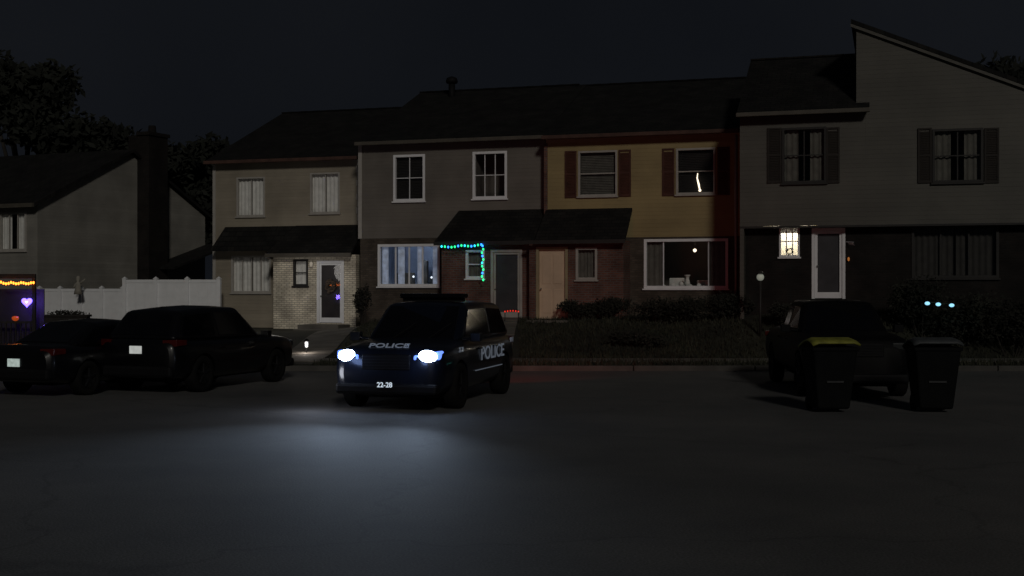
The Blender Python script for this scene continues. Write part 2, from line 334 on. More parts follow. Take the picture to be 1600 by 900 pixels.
def window(parent, r, y, cols=1, rows=2, fm='white', curtain='full', cm='curtain', room='room', tw=.06, light=0, lcol=(1,.8,.55), T=None, depth=1.2, splits=None, tilt=0, mt=.018):
    x0,x1,z0,z1 = r; f = MB(T)
    f.box(x0-tw, x0+.03, y-.035, y+.09, z0-tw, z1+tw); f.box(x1-.03, x1+tw, y-.035, y+.09, z0-tw, z1+tw)
    f.box(x0+.03, x1-.03, y-.033, y+.088, z1-.03, z1+tw); f.box(x0+.03, x1-.03, y-.033, y+.088, z0-tw, z0+.03)
    w = f.build('window', fm, parent, bevel=.006)
    cuts = splits or [k/cols for k in range(1, cols)]
    for c in cuts: MB(T).box(x0+(x1-x0)*c-mt, x0+(x1-x0)*c+mt, y+.03, y+.07, z0+.032, z1-.032).build('muntin', fm, w)
    for k in range(1, rows): zz = z0+(z1-z0)*k/rows; MB(T).box(x0+.032, x1-.032, y+.026, y+.066, zz-mt, zz+mt).build('muntin', fm, w)
    MB(T).quad((x0,y+.055,z0),(x1,y+.055,z0),(x1,y+.055,z1),(x0,y+.055,z1)).build('pane', 'glass', w, fix=False)
    s = MB(T); s.box(x0-tw-.04, x1+tw+.04, y-.08, y-.002, z0-tw-.05, z0-tw-.002); s.build('sill', fm, w, bevel=.005)
    e = .02
    rm = MB(T); a,b,c,d = x0-e, x1+e, z0-e, z1+e; y0, y1 = y+.22, y+depth
    if light: a -= .5; b += .5; c -= .3; d += .3
    rm.quad((a,y1,c),(b,y1,c),(b,y1,d),(a,y1,d)); rm.quad((a,y0,c),(a,y1,c),(a,y1,d),(a,y0,d)); rm.quad((b,y0,c),(b,y0,d),(b,y1,d),(b,y1,c))
    rm.quad((a,y0,c),(b,y0,c),(b,y1,c),(a,y1,c)); rm.quad((a,y0,d),(a,y1,d),(b,y1,d),(b,y0,d)); rm.build('room_interior', room, w, fix=False)
    def drape(u0, u1, v0=0., v1=1.):
        cu = MB(T); n = max(6, int((u1-u0)*(x1-x0)/.04)); pts = []
        for i in range(n+1):
            u = u0+(u1-u0)*i/n; xx = x0+(x1-x0)*u; pts.append((xx, y+.15+.028*math.sin(i*1.35+u*9)))
        cu.add([(p[0],p[1],z0+(z1-z0)*v0) for p in pts]+[(p[0],p[1],z0+(z1-z0)*v1) for p in pts], [(i,i+1,n+2+i,n+1+i) for i in range(n)])
        cu.build('curtain', cm, w, smooth=True, fix=False)
    if curtain == 'full': drape(0,.485); drape(.515,1)
    elif curtain == 'gap': drape(0,.36); drape(.64,1)
    elif curtain == 'side': drape(0,.22); drape(.78,1)
    elif curtain == 'valance': drape(0,1,.78,1)
    elif curtain == 'blind':
        bl = MB(T); n = int((z1-z0)/.055)
        for i in range(n): zz = z0+.03+i*.055; bl.add([(x0+.03,y+.13,zz),(x1-.03,y+.13,zz),(x1-.03,y+.16,zz+.045),(x0+.03,y+.16,zz+.045)], [(0,1,2,3)])
        bl.build('blind', cm, w, fix=False)
    if light: 
        p = Vector(((x0+x1)/2, y+depth*.55, z1-.15)); p = T @ p if T is not None else p
        lamp('room_light', 'POINT', p, light, lcol, parent, .12)
    return w
def roof(parent, x0, x1, ze, zr, y0, yr, yb, m='shingle', th=.14, tm='dtrim', name='roof'):
    fn = lambda u, v, t: (t, u, v); r = MB()
    r.prism([(y0,ze),(yr,zr),(yb,ze),(yb,ze-th),(yr,zr-th),(y0,ze-th)], fn, x0, x1)
    o = r.build(name, m, parent)
    MB().box(x0-.02, x1+.02, y0-.11, y0-.004, ze-th-.0, ze-.01).build('gutter', tm, o, bevel=.02)
    rc = MB()
    n = int((x1-x0)/.3)
    for i in range(n): rc.box(x0+i*.3, x0+i*.3+.29, yr-.12, yr+.12, zr-.03+ (i%2)*.006, zr+.02+(i%2)*.006)
    rc.build('ridge_cap', 'shingle', o)
    return o
def side_walls(parent, m, xs_, z1, zr, yr, yb):
    for x in xs_:
        w = MB(); w.prism([(0.01,-1.2),(yb,-1.2),(yb,z1),(yr,zr),(0.01,z1)], lambda u,v,t:(t,u,v), x, x+.12); w.build('side_wall', m, parent)
def shed(parent, poly, th=.1, name='porch_roof', tm='dtrim'):
    m = MB(); P = [Vector(p) for p in poly]; Q = [p-Vector((0,0,th)) for p in P]
    m.add(P+Q, [(0,1,2,3),(7,6,5,4),(0,4,5,1),(1,5,6,2),(2,6,7,3),(3,7,4,0)]); o = m.build(name, 'shingle', parent)
    return o
def door(parent, r, y, dm='ddoor', fm='white', style='storm', name='door', tw=.07, handle=-1):
    x0,x1,z0,z1 = r; d = MB(); d.box(x0+.02, x1-.02, y+.07, y+.12, z0, z1)
    o = d.build(name, dm, parent, bevel=.005)
    f = MB(); f.box(x0-tw, x0+.02, y-.03, y+.1, z0, z1+tw); f.box(x1-.02, x1+tw, y-.03, y+.1, z0, z1+tw); f.box(x0+.02, x1-.02, y-.028, y+.098, z1-.02, z1+tw)
    f.build('door_frame', fm, o, bevel=.006)
    if style == 'storm':
        s = MB(); w = .075
        s.box(x0+.025,x0+.025+w,y+.01,y+.045,z0+.02,z1-.025); s.box(x1-.025-w,x1-.025,y+.01,y+.045,z0+.02,z1-.025)
        s.box(x0+.026+w,x1-.026-w,y+.012,y+.043,z1-.025-w,z1-.025); s.box(x0+.026+w,x1-.026-w,y+.012,y+.043,z0+.02,z0+.2)
        s.build('storm_frame', fm, o, bevel=.004)
        MB().quad((x0+.1,y+.028,z0+.2),(x1-.1,y+.028,z0+.2),(x1-.1,y+.028,z1-.1),(x0+.1,y+.028,z1-.1)).build('door_glass', 'glass', o, fix=False)
    else:
        s = MB(); w = x1-x0
        for (u0,u1,v0,v1) in ((.14,.46,.08,.42),(.54,.86,.08,.42),(.14,.46,.5,.92),(.54,.86,.5,.92)):
            s.box(x0+w*u0,x0+w*u1,y+.055,y+.068,z0+(z1-z0)*v0,z0+(z1-z0)*v1)
        s.build('door_panel', dm, o, bevel=.008)
    hx = x1-.1 if handle > 0 else x0+.1
    h = MB(); h.tube((hx,y-.01,z0+.98),(hx,y+.02,z0+.98),.012); h.ball((hx,y-.03,z0+.98),.03); h.build('handle', 'silver', o, True)
    return o
def shutters(parent, r, y, m='shut'):
    x0,x1,z0,z1 = r; s = MB(); w = .05
    s.box(x0,x0+w,y-.045,y-.004,z0,z1); s.box(x1-w,x1,y-.045,y-.004,z0,z1)
    for zz in (z0, (z0+z1)/2-w/2, z1-w): s.box(x0+w,x1-w,y-.043,y-.006,zz,zz+w)
    n = int((z1-z0-.1)/.05)
    for i in range(n): zz = z0+.05+i*.05; s.add([(x0+w,y-.012,zz+.045),(x1-w,y-.012,zz+.045),(x1-w,y-.036,zz),(x0+w,y-.036,zz)],[(0,1,2,3)])
    return s.build('shutter', m, parent)

# --- beige townhouse
h = House('beige_townhouse', 'beige sided townhouse with cream brick porch, leftmost of the attached row', 44, 335, .55)
xr = h.loc(563,300)[0]; ze = h.loc(450,252)[1]
pf = -1.15
w1 = h.rect(371,278,413,337); w2 = h.rect(486,271,530,332); w3 = h.rect(363,401,422,456)
zb = h.loc(400,395)[1]
wall('upper_wall', 's1', h.root, 0, xr, zb, ze, 0, [w1,w2]); wall('lower_wall', 's1', h.root, 0, xr, -1.2, zb, .0, [w3])
side_walls(h.root, 's1', (0.0, xr-.12), ze, h.loc(500,182,6)[1], 6, 11)
for w in (w1,w2): window(h.root, w, 0, 2, 1, 'trim', 'full', tw=.03)
window(h.root, w3, 0, 4, 1, 'trim', 'full', tw=.04)
roof(h.root, -.2, xr+.02, ze+.08, h.loc(500,174,6)[1], -.35, 6, 12, tm='rtrim')
px0 = h.loc(427,450,pf)[0]; px1 = h.loc(556,450,pf)[0]; pz = h.loc(490,398,pf)[1]
pw = h.rect(460,407,480,445,pf); pd = h.rect(498,410,535,505,pf)
wall('porch_wall', 'cbrick', h.root, px0, px1, -1.2, pz, pf, [pw, pd])
MB().box(px0, px0+.1, pf+.002, -.002, -1.2, pz).build('porch_side_wall', 'cbrick', h.root); MB().box(px1-.1, px1, pf+.002, -.002, -1.2, pz).build('porch_side_wall', 'cbrick', h.root)
window(h.root, pw, pf, 1, 2, 'dtrim', 'full', 'curtain', tw=.04, depth=.8)
door(h.root, pd, pf, 'ddoor', 'white')
zt = h.loc(500,352,0)[1]; zf = h.loc(500,395,pf-.3)[1]
o = shed(h.root, [(h.loc(462,352)[0],-.003,zt),(h.loc(572,352)[0],-.003,zt),(h.loc(572,380)[0]+.05,pf-.3,zf),(px0-.15,pf-.3,zf)])
MB().box(px0-.16, h.loc(572,380)[0]+.06, pf-.36, pf-.305, zf-.14, zf-.01).build('gutter', 'gut', o)
zt2 = h.loc(400,354)[1]; zf2 = h.loc(390,388,-.6)[1]
shed(h.root, [(h.loc(352,352)[0],-.003,zt2),(h.loc(461,352)[0],-.003,zt2),(px0-.16,-.62,zf2),(h.loc(343,352)[0],-.62,zf2)], name='window_awning')
MB().box(-.06,.06,-.03,-.002,-1,ze).build('corner_trim','trim',h.root)
zq0=h.loc(564,345)[1]
for i in range(9):
    zq=zq0+i*(ze-zq0)/9; MB().box(xr-.12-.04*(i%2),xr-.004,-.028,-.002,zq+.01,zq+(ze-zq0)/9-.01).build('quoin','trim',h.root,bevel=.006)
st = MB(); st.box(pd[0]-.35,pd[1]+.3,pf-1.0,pf-.003,-.6,pd[2]-.03); st.box(pd[0]-.35,pd[1]+.3,pf-1.35,pf-1.003,-.6,pd[2]-.19); st.build('door_step','concrete',h.root,bevel=.01)
Mh = Matrix.Translation(h.O) @ Matrix.Rotation(-TH,4,'Z')
wr = MB(); cx=(pd[0]+pd[1])/2; cz=pd[2]+1.35
for i in range(160):
    a=random.uniform(0,6.28); rr=.15+random.gauss(0,.028); p=Vector((cx+rr*math.cos(a),pf-.0+random.uniform(-.05,-.005),cz+rr*math.sin(a)*1.2)); u=Vector((random.gauss(0,1),random.gauss(0,.4),random.gauss(0,1))).normalized()*.045; v=u.orthogonal()*.4
    wr.add([p-u,p+v,p+u,p-v],[(0,1,2,3)])
wr.v = [Mh @ v for v in wr.v]; tag(wr.build('wreath','wreath',fix=False),'dried leaf wreath on the white framed door of the cream brick porch','wreath')
lx,lz = h.loc(488,413,pf)
cl=thing('wall_lamp','small dark carriage lamp between window and door of the cream brick porch','lamp',Mh@Vector((lx,pf-.005,lz)),-TH)
MB().box(-.04,.04,-.02,0,-.07,.07).build('bracket','dtrim',cl,bevel=.008); m=MB(); m.lathe([(.03,-.1),(.055,-.08),(.07,.04),(.02,.1)],(0,-.09,0),'z',8); m.build('lamp_glass',emit('faint_lamp',(1,.9,.75),.1),cl,True)
lamp('porch_fill','POINT',(0.25,-2.4,-.2),24,(1,.95,.88),cl,.5)  # fill light added well out from the fixture to brighten porch and door
H1 = h

# --- taupe townhouse
h = House('taupe_townhouse', 'taupe sided townhouse with green and blue string lights on its brick porch', 42.5, 563, .95)
xr = h.loc(852,300)[0]; ze = h.loc(700,222)[1]; zm = h.loc(640,372)[1]
a1 = h.rect(617,244,662,312); a2 = h.rect(741,239,790,308); a3 = h.rect(593,384,685,445)
wall('upper_wall','s2',h.root,0,xr,zm,ze,0,[a1,a2]); wall('lower_wall','gbrick',h.root,0,xr,-1.5,zm,0,[a3])
side_walls(h.root,'s2',(0.0,xr-.12),ze,h.loc(770,150,6)[1],6,11)
for r_ in (a1,a2):
    window(h.root,r_,0,2,2,'white','blind' if r_ is a1 else 'none','dtrim',tw=.055, splits=[.33,.66] if r_ is a2 else [.5],mt=.012)
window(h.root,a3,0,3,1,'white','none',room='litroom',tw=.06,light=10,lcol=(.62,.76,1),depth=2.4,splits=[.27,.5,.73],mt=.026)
fur = MB(); x0,x1,z0,z1=a3
fur.box(x0+.1,x0+.7,1.3,1.7,z0-.2,z0+.45); fur.box(x0+1.3,x0+2.0,1.5,1.9,z0-.2,z0+.3); fur.box(x0+.85,x0+1.15,1.7,1.9,z0-.2,z0+.9)
fur.build('furniture','dcurtain',h.root,bevel=.04)
n=26
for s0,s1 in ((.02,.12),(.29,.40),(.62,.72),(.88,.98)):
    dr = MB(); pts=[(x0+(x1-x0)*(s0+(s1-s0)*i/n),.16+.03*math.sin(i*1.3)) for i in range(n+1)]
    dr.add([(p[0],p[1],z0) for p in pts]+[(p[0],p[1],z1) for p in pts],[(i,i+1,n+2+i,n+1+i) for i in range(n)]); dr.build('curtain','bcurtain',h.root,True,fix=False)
for u,zz in ((.35,.8),(.8,.45),(1.5,.42),(1.85,.5)):
    lm = MB(); lm.ball((x0+u,1.25,z0+zz-.15),.04); lm.build('table_lamp','cool',h.root,True)
rf = roof(h.root,-.02,xr+.02,ze+.08,h.loc(770,139,6)[1],-.35,6,12,tm='gut')
vx,vz = h.loc(706,130,5.2); vp = MB(); vp.tube((vx,5.2,vz-.9),(vx,5.2,vz),.13,.13,12); vp.lathe([(.22,0),(.24,.08),(.2,.2),(.05,.26)],(vx,5.2,vz),'z',12); vp.build('roof_vent','plastic',rf,True)
MB().box(-.07,.07,-.03,-.002,zm,ze).build('corner_trim','trim',h.root)
H2 = h; pf = -1.1
px0 = h.loc(690,450,pf)[0]; px1 = h.loc(838,450,pf)[0]; pz = h.loc(760,378,pf)[1]
b1 = h.rect(730,393,755,433,pf); d1 = h.rect(770,393,813,497,pf)
wall('porch_wall','rbrick',h.root,px0,px1-.004,-1.5,pz,pf,[b1,d1]); MB().box(px0,px0+.1,pf+.002,-.002,-1.5,pz).build('porch_side_wall','rbrick',h.root)
window(h.root,b1,pf,1,2,'white','full','dcurtain',tw=.05,depth=.8); door(h.root,d1,pf,'gdoor','trim')
st = MB(); st.box(d1[0]-.3,d1[1]+.25,pf-1.0,pf-.003,-.6,d1[2]-.03); st.build('door_step','concrete',h.root,bevel=.01)
zt = h.loc(780,328)[1]; zf = h.loc(770,376,pf-.3)[1]
o = shed(h.root,[(h.loc(717,330)[0],-.003,zt),(xr-.003,-.003,zt),(xr-.003,pf-.3,zf),(px0-.15,pf-.3,zf)])
MB().box(px0-.16,xr-.01,pf-.36,pf-.305,zf-.14,zf-.01).build('gutter','dtrim',o)

# --- yellow townhouse
h = House('yellow_townhouse', 'yellow sided townhouse with red brown shutters in the middle of the row', 42, 853, 1.05)
xr = h.loc(1156,300)[0]; ze = h.loc(1000,212)[1]; zm = h.loc(1050,370)[1]
c1 = h.rect(905,237,963,305); c2 = h.rect(1058,233,1116,302); c3 = h.rect(1009,376,1135,448)
wall('upper_wall','s3',h.root,0,xr,zm,ze,0,[c1,c2]); wall('lower_wall','gbrick',h.root,0,xr,-1.6,zm,0,[c3])
side_walls(h.root,'s3',(0.0,xr-.12),ze,h.loc(1000,140,6)[1],6,11)
window(h.root,c1,0,1,2,'trim','blind','dcurtain',tw=.035); window(h.root,c2,0,1,2,'trim','blind','dtrim',tw=.035)
for r_ in ((883,236,901,309),(967,234,986,307),(1035,232,1054,306),(1121,230,1140,305)): shutters(h.root,h.rect(*r_),0)
window(h.root,c3,0,1,1,'white','side','dcurtain',tw=.06,light=1.4,lcol=(1,.8,.6),depth=2.6,splits=[.22,.78],room='room')
x0,x1,z0,z1=c3
ch = MB(); ch.tube((x0+1.4,1.5,z1+.25),(x0+1.4,1.5,z1-.1),.012); ch.build('pendant_cord','dtrim',h.root)
ch = MB(); ch.ball((x0+1.42,1.3,z1-.28),.06); ch.build('pendant_lamp','warm',h.root,True)
fur = MB(); fur.box(x0+.5,x0+1.0,1.6,1.9,z0-.25,z0+.3); fur.box(x0+1.5,x0+2.3,1.2,1.8,z0-.25,z0+.22); fur.lathe([(.03,0),(.1,.1),(.05,.3),(.12,.4)],(x0+1.2,1.1,z0-.0)); fur.box(x0+.9,x0+1.3,.9,1.3,z0-.25,z0+.0)
for i in range(7): fur.ball((x0+.5+i*.29,.6,z0-.02+.05*(i%3)),.09+.02*(i%2))
fur.build('furniture','curtain',h.root,bevel=.03)
x0,x1,z0,z1=c2; nl = MB(); q=[(x0+.66,.09,z0+.66),(x0+.64,.09,z0+.5),(x0+.69,.09,z0+.3),(x0+.73,.09,z0+.1)]
for a,b,ra,rb in zip(q,q[1:],(.012,.02,.03),(.02,.03,.02)): nl.tube(a,b,ra,rb)
nl.ball((x0+.73,.09,z0+.1),.045); nl.build('pane_reflection','warm',h.root,True)  # bright reflection in the upper pane, shaped as glowing tubes
roof(h.root,-.02,xr+.0,ze+.08,h.loc(1030,128,6)[1],-.35,6,12,tm='rtrim')
MB().box(0.02,xr-.02,-.02,-.002,ze-.14,ze-.02).build('frieze_board','ctrim',h.root); MB().box(-.06,.06,-.03,-.002,zm,ze-.142).build('corner_trim','rbrick',h.root)
H3 = h; pf=-1.1
px0 = h.loc(826,450,pf)[0]+.02; px1 = h.loc(974,450,pf)[0]; pz = h.loc(900,376,pf)[1]
d2 = h.rect(841,389,884,498,pf); e1 = h.rect(902,389,931,435,pf)
wall('porch_wall','rbrick',h.root,px0,px1,-1.6,pz,pf,[d2,e1]); MB().box(px1-.1,px1,pf+.002,-.002,-1.6,pz).build('porch_side_wall','rbrick',h.root)
door(h.root,d2,pf,'cdoor','ctrim','panel'); window(h.root,e1,pf,1,1,'trim','full','dcurtain',tw=.05,depth=.8)
st = MB(); st.box(d2[0]-.1,d2[1]+.3,pf-1.0,pf-.003,-.6,d2[2]-.03); st.build('door_step','concrete',h.root,bevel=.01)
zt = h.loc(920,326)[1]; zf = h.loc(910,374,pf-.3)[1]
o = shed(h.root,[(.003,-.003,zt),(h.loc(988,325)[0],-.003,zt),(px1+.12,pf-.3,zf),(.003,pf-.3,zf)])
MB().box(px0,px1+.12,pf-.36,pf-.305,zf-.14,zf-.01).build('gutter','dtrim',o)
dp = MB(); dp.tube((xr-.12,-.06,-1),(xr-.12,-.06,ze-.1),.04); dp.build('downpipe','trim',h.root,True)

# --- grey end townhouse
h = House('grey_townhouse', 'grey townhouse with one tall slanted gable, largest at the right end of the row', 39.5, 1156, 1.3)
H4 = h; R=.4
xm = h.loc(1352,300)[0]; xw = h.loc(1338,200)[0]; xe = h.loc(1760,300)[0]; ze = h.loc(1250,180)[1]; zm = h.loc(1300,352)[1]
f1 = h.rect(1224,201,1289,284); f2 = h.rect(1459,203,1534,283,.0)
g1 = h.rect(1219,354,1248,400,R); g2 = h.rect(1427,356,1558,432,R); gd = h.rect(1272,360,1317,467,R)
wall('upper_wall','s4',h.root,0,xm,zm,ze,0,[f1])
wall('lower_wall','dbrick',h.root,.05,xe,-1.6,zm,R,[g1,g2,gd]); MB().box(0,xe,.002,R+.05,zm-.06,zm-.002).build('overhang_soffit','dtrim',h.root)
MB().box(0,.1,0.0,R+.3,-1.6,zm-.062).build('corner_post','s4',h.root)
zp = h.loc(1334,36)[1]; xs1, zs1 = h.loc(1600,133); sl = (zs1-zp)/(xs1-xw)
zend = zp+sl*(xe-xw)
gw = MB()
yy=.0
def topz(x): return zp+sl*(x-xw)
gw.quad((xm+.002,yy,zm),(f2[0],yy,zm),(f2[0],yy,topz(f2[0])),(xm+.002,yy,topz(xm)))
gw.quad((xw,yy,ze+.02),(xm+.002,yy,ze+.02),(xm+.002,yy,topz(xm)),(xw,yy,zp))
gw.quad((f2[0],yy,zm),(f2[1],yy,zm),(f2[1],yy,f2[2]),(f2[0],yy,f2[2])); gw.quad((f2[0],yy,f2[3]),(f2[1],yy,f2[3]),(f2[1],yy,topz(f2[1])),(f2[0],yy,topz(f2[0])))
gw.quad((f2[1],yy,zm),(xe,yy,zm),(xe,yy,zend),(f2[1],yy,topz(f2[1])))
gw.quad((xw,yy,ze),(xw,9,ze),(xw,9,zp),(xw,yy,zp)); gw.quad((xe,0,-1.6),(xe,9,-1.6),(xe,9,zend),(xe,0,zend)); gw.build('gable_wall','s4',h.root,fix=False)
gr = MB(); gr.prism([(xw-.15,zp+.1),(xe+.3,zend+.02),(xe+.3,zend-.10),(xw-.15,zp-.02)],lambda u,v,t:(u,t,v),-.12,9.2); gr.build('gable_roof','shingle',h.root)
rk = MB(); rk.prism([(xw-.16,zp-.02),(xe+.31,zend-.10),(xe+.31,zend-.2),(xw-.16,zp-.12)],lambda u,v,t:(u,t,v),-.1,-.004); rk.build('rake_board','s4',h.root)
window(h.root,f1,0,1,2,'dtrim','gap','dcurtain',tw=.04,splits=[.5]); window(h.root,f2,0,1,2,'dtrim','gap','dcurtain',tw=.04,splits=[.5])
for r_ in ((1199,200,1221,286),(1291,199,1312,286),(1434,200,1456,286),(1538,200,1561,286)): shutters(h.root,h.rect(*r_),0,'dshut')
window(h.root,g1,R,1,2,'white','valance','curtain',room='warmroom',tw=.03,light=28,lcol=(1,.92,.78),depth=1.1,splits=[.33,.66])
window(h.root,g2,R,3,1,'dtrim','full','kcurtain',tw=.05)
dd = door(h.root,gd,R,'gdoor','white')
for i in range(3):
    MB().box(gd[0]-.5,gd[1]+.5,R-1.1-.3*i,R-.003 if i==0 else R-1.1-.3*(i-1)-.003,-1,gd[2]-.03-.17*i).build('step','kerb',h.root,bevel=.01)
rf = roof(h.root,-.05,xm+.12,ze+.1,h.loc(1250,90,3.6)[1],-.35,3.6,8,tm='gut')
side_walls(h.root,'s4',(0.0,),ze,h.loc(1250,98,3.6)[1],3.6,7.5)
Mg = Matrix.Translation(h.O) @ Matrix.Rotation(-TH,4,'Z')
wx_=MB(); lx,lz=h.loc(1234,393,R)
for i in range(60):
    a=random.uniform(0,6.28); rr=.085+random.gauss(0,.015); p=Vector((lx+rr*math.cos(a),R-.03+random.uniform(-.03,.02),lz+rr*math.sin(a))); u=Vector((random.gauss(0,1),random.gauss(0,.4),random.gauss(0,1))).normalized()*.028; v=u.orthogonal()*.4
    wx_.add([p-u,p+v,p+u,p-v],[(0,1,2,3)])
wx_.v=[Mg@v for v in wx_.v]; tag(wx_.build('wreath','leaf2',fix=False),'small dark wreath hanging in the warm lit window of the grey townhouse','wreath')
wl = thing('wall_lamp','small orange wall lamp right of the white framed storm door of the grey townhouse','lamp')
lx,lz = h.loc(1326,405,R); wl.location = Mg @ Vector((lx,R-.01,lz)); wl.rotation_euler=(0,0,-TH)
MB().box(-.03,.03,-.03,0,-.05,.05).build('bracket','dtrim',wl,bevel=.01); m=MB(); m.lathe([(.01,-.06),(.03,-.03),(.03,.03),(.01,.06)],(0,-.06,0),'z',10); m.build('lamp_glass',emit('amber',(1,.35,.08),.22),wl,True)
fl = thing('door_flag','small pale flag on a slanted pole beside the storm door','flag'); lx,lz=h.loc(1322,378,R); fl.location=Mg@Vector((lx,R,lz)); fl.rotation_euler=(0,0,-TH)
MB().tube((0,0,0),(.22,-.3,-.02),.012).build('pole','white',fl); m=MB(); m.quad((.05,-.1,-.02),(.22,-.3,-.03),(.26,-.28,-.12),(.1,-.09,-.08)); m.build('cloth','white',fl,fix=False)

# --- cream house at left
P0 = Vector((-19.2,50,.6)); ang = math.atan2(.919,.394)
ch = thing('cream_house','pale cream house with dark chimney on its gable wall, far left','house',P0,ang)
L=10.9; zE=5.62-.6; zR=8.12-.6
MB().add([(0,0,-1),(L,0,-1),(L,0,zE),(L/2,0,zR),(0,0,zE)],[(0,1,2,3,4)]).build('gable_wall','s5',ch,fix=False)
Tm = Matrix(((0,1,0,0),(-1,0,0,0),(0,0,1,0),(0,0,0,1)))
wn = (-2.0,-.63,3.62-.6,5.1-.6)
wall('front_wall','s5',ch,-13,0,-1,zE,0,[wn],T=Tm); window(ch,wn,0,3,1,'trim','gap',T=Tm,tw=.06)
MB().quad((L,0,-1),(L,13,-1),(L,13,zE),(L,0,zE)).build('rear_wall','s5',ch,fix=False)
r_=MB(); r_.prism([(-.4,zE-.15),(L/2,zR+.1),(L+.4,zE-.15),(L+.4,zE-.3),(L/2,zR-.04),(-.4,zE-.3)],lambda u,v,t:(u,t,v),-.25,13.3); rr=r_.build('roof','shingle',ch)
MB().box(-.5,-.402,-.2,13.2,zE-.32,zE-.16).build('gutter','gut',rr)
c_=MB(); c_.box(6.0,7.3,-.65,-.003,-1,8.3); c_.box(5.92,7.38,-.72,.0,8.3,8.45); c_.box(6.0,7.3,-.003,.5,7.0,8.3); c_.tube((6.65,-.3,8.44),(6.65,-.3,8.8),.2,.16,10); c_.build('chimney','dbrick',ch)
MB().prism([(L+.2,3.6),(L-4.2,2.4),(L-4.2,2.3),(L+.2,3.5)],lambda u,v,t:(u,t,v),-1.5,-.003).build('lean_to_roof','shingle',ch)

# ------------------------------------------------------------------ fences
def fence(label, A, Bp, zb_, zt_, n):
    A=Vector(A);Bp=Vector(Bp); d=(Bp-A); L=d.length; t=thing('vinyl_fence',label,'fence',(A.x,A.y,zb_),math.atan2(d.y,d.x)); H=zt_-zb_
    for i in range(n+1):
        x=L*i/n; p=MB(); p.box(x-.07,x+.07,-.07,.07,-.3,H+.03); p.add([(x-.09,-.09,H+.03),(x+.09,-.09,H+.03),(x+.09,.09,H+.03),(x-.09,.09,H+.03),(x,0,H+.12)],[(0,1,4),(1,2,4),(2,3,4),(3,0,4),(3,2,1,0)]); p.build('post','white',t)
        if i<n:
            b=MB(); x0=x+.072; x1=L*(i+1)/n-.072; k=int((x1-x0)/.28); w=(x1-x0)/k
            for j in range(k): b.box(x0+j*w+.0015,x0+(j+1)*w-.0015,-.015,.015,.12,H-.1)
            b.build('boards','white',t); MB().box(x0,x1,-.035,.035,.03,.13).build('rail','white',t,bevel=.008); MB().box(x0,x1,-.035,.035,H-.12,H).build('rail','white',t,bevel=.008)
a=at(195,437,46.6); b=at(342,437,46.0); fence('taller white vinyl fence section beside the beige townhouse',(a.x,a.y,0),(b.x,b.y,0),.62,a.z,3)
a=at(62,451,49); b=at(192,451,48.2); fence('lower white vinyl fence section in front of the cream house',(a.x,a.y,0),(b.x,b.y,0),.62,a.z,4)

# ------------------------------------------------------------------ shrubs and small yard things
SG='low shrubs in front of the row'
for i,(px,Y,rx,hh,lab) in enumerate([(905,40.0,.75,.6,'low shrub under the small window right of the cream door'),(955,39.8,.6,.7,'rounded shrub at the right corner of the red brick porch'),
    (1020,38.3,1.0,.8,'wide shrub under the left half of the yellow townhouse picture window'),(1085,38,1.0,.75,'wide shrub under the right half of the yellow townhouse picture window'),(1140,37.6,.7,.8,'upright shrub at the seam of the yellow and grey townhouses'),
    (1000,35.6,1.0,.5,'low dark mound of shrub in the middle of the lawn'),(1215,36.0,.6,.7,'dark shrub below the small lit window'),(568,42.3,.35,1.3,'tall dark shrub right of the cream brick porch'),(660,41,.9,.55,'shrub under the bluish lit picture window')]):
    x=(px-800)/F*Y; shrub(lab,x,Y,G(x,Y)-.05,rx,.6,hh,20+i,1700 if rx>.5 else 900,.055,SG)
for i,(px,Y,rx,hh,lab) in enumerate([(1440,34.6,1.0,1.55,'tall dark hedge bush left of the icy lights'),(1500,34.2,1.1,1.5,'tall dark hedge bush under the icy lights'),(1580,33.8,1.2,1.75,'tallest dark hedge bush at the right edge of the frame')]):
    x=(px-800)/F*Y; shrub(lab,x,Y,G(x,Y)-.05,rx,.8,hh,40+i,3200,.06,'hedge before the grey townhouse','hedge_bush')
def string(name,label,pts,mats,r=.03,wirer=.006,n_per=None):
    t=thing(name,label,'string lights',pts[0]); o=Vector(pts[0]); w=MB()
    for a,b in zip(pts,pts[1:]): w.tube(Vector(a)-o,Vector(b)-o,wirer,n=5)
    w.build('cable','wire',t)
    for i,p in enumerate(pts):
        m=MB(); q=Vector(p)-o; m.ball((q.x,q.y-.02,q.z-r*.8),r,8,1.3); m.build('bulb',mats[i%len(mats)],t,True)
    return t
Mp = Matrix.Translation(H2.O)@Matrix.Rotation(-TH,4,'Z')
pts=[]; yl=-1.1-.42
for i in range(13):
    u=i/12; x,z=H2.loc(690+62*u,384-3*u+3*math.sin(u*math.pi*2.0)**2*.6,yl); pts.append(Mp@Vector((x,yl,z)))
string('string_lights','green and blue bulbs strung along the brick porch eave',pts,['teal','green','blue','green','green','blue','green','teal','green','blue'],.032)
pts=[]
for i in range(11):
    u=i/10; x,z=H2.loc(754+1.2*math.sin(i*2),383+53*u,yl); pts.append(Mp@Vector((x,yl,z)))
string('string_lights','green and blue bulbs hanging down beside the small porch window',pts,['blue','green','green','blue','green','teal','green','green'],.032)
pts=[]
for i in range(6):
    x,z=H2.loc(789+i*4.2,486-1.2*math.sin(i/5*3.14),-2.2); pts.append(Mp@Vector((x,-2.2,z)))
rl=string('string_lights','short row of dim red bulbs on a low rail by the storm door',pts,['red'],.022)
m=MB(); q=Vector(pts[0])
for p in (pts[0],pts[-1]): v=Vector(p)-q; m.tube((v.x,v.y,v.z+.02),(v.x,v.y,-1.0),.015)
m.tube((0,0,.02),Vector(pts[-1])-q+Vector((0,0,.02)),.015); m.build('rail','dtrim',rl)
t=thing('string_lights','three icy blue lamps in a row on top of the dark hedge','string lights',at(1449,474,33.3))
q0=at(1449,474,33.3)
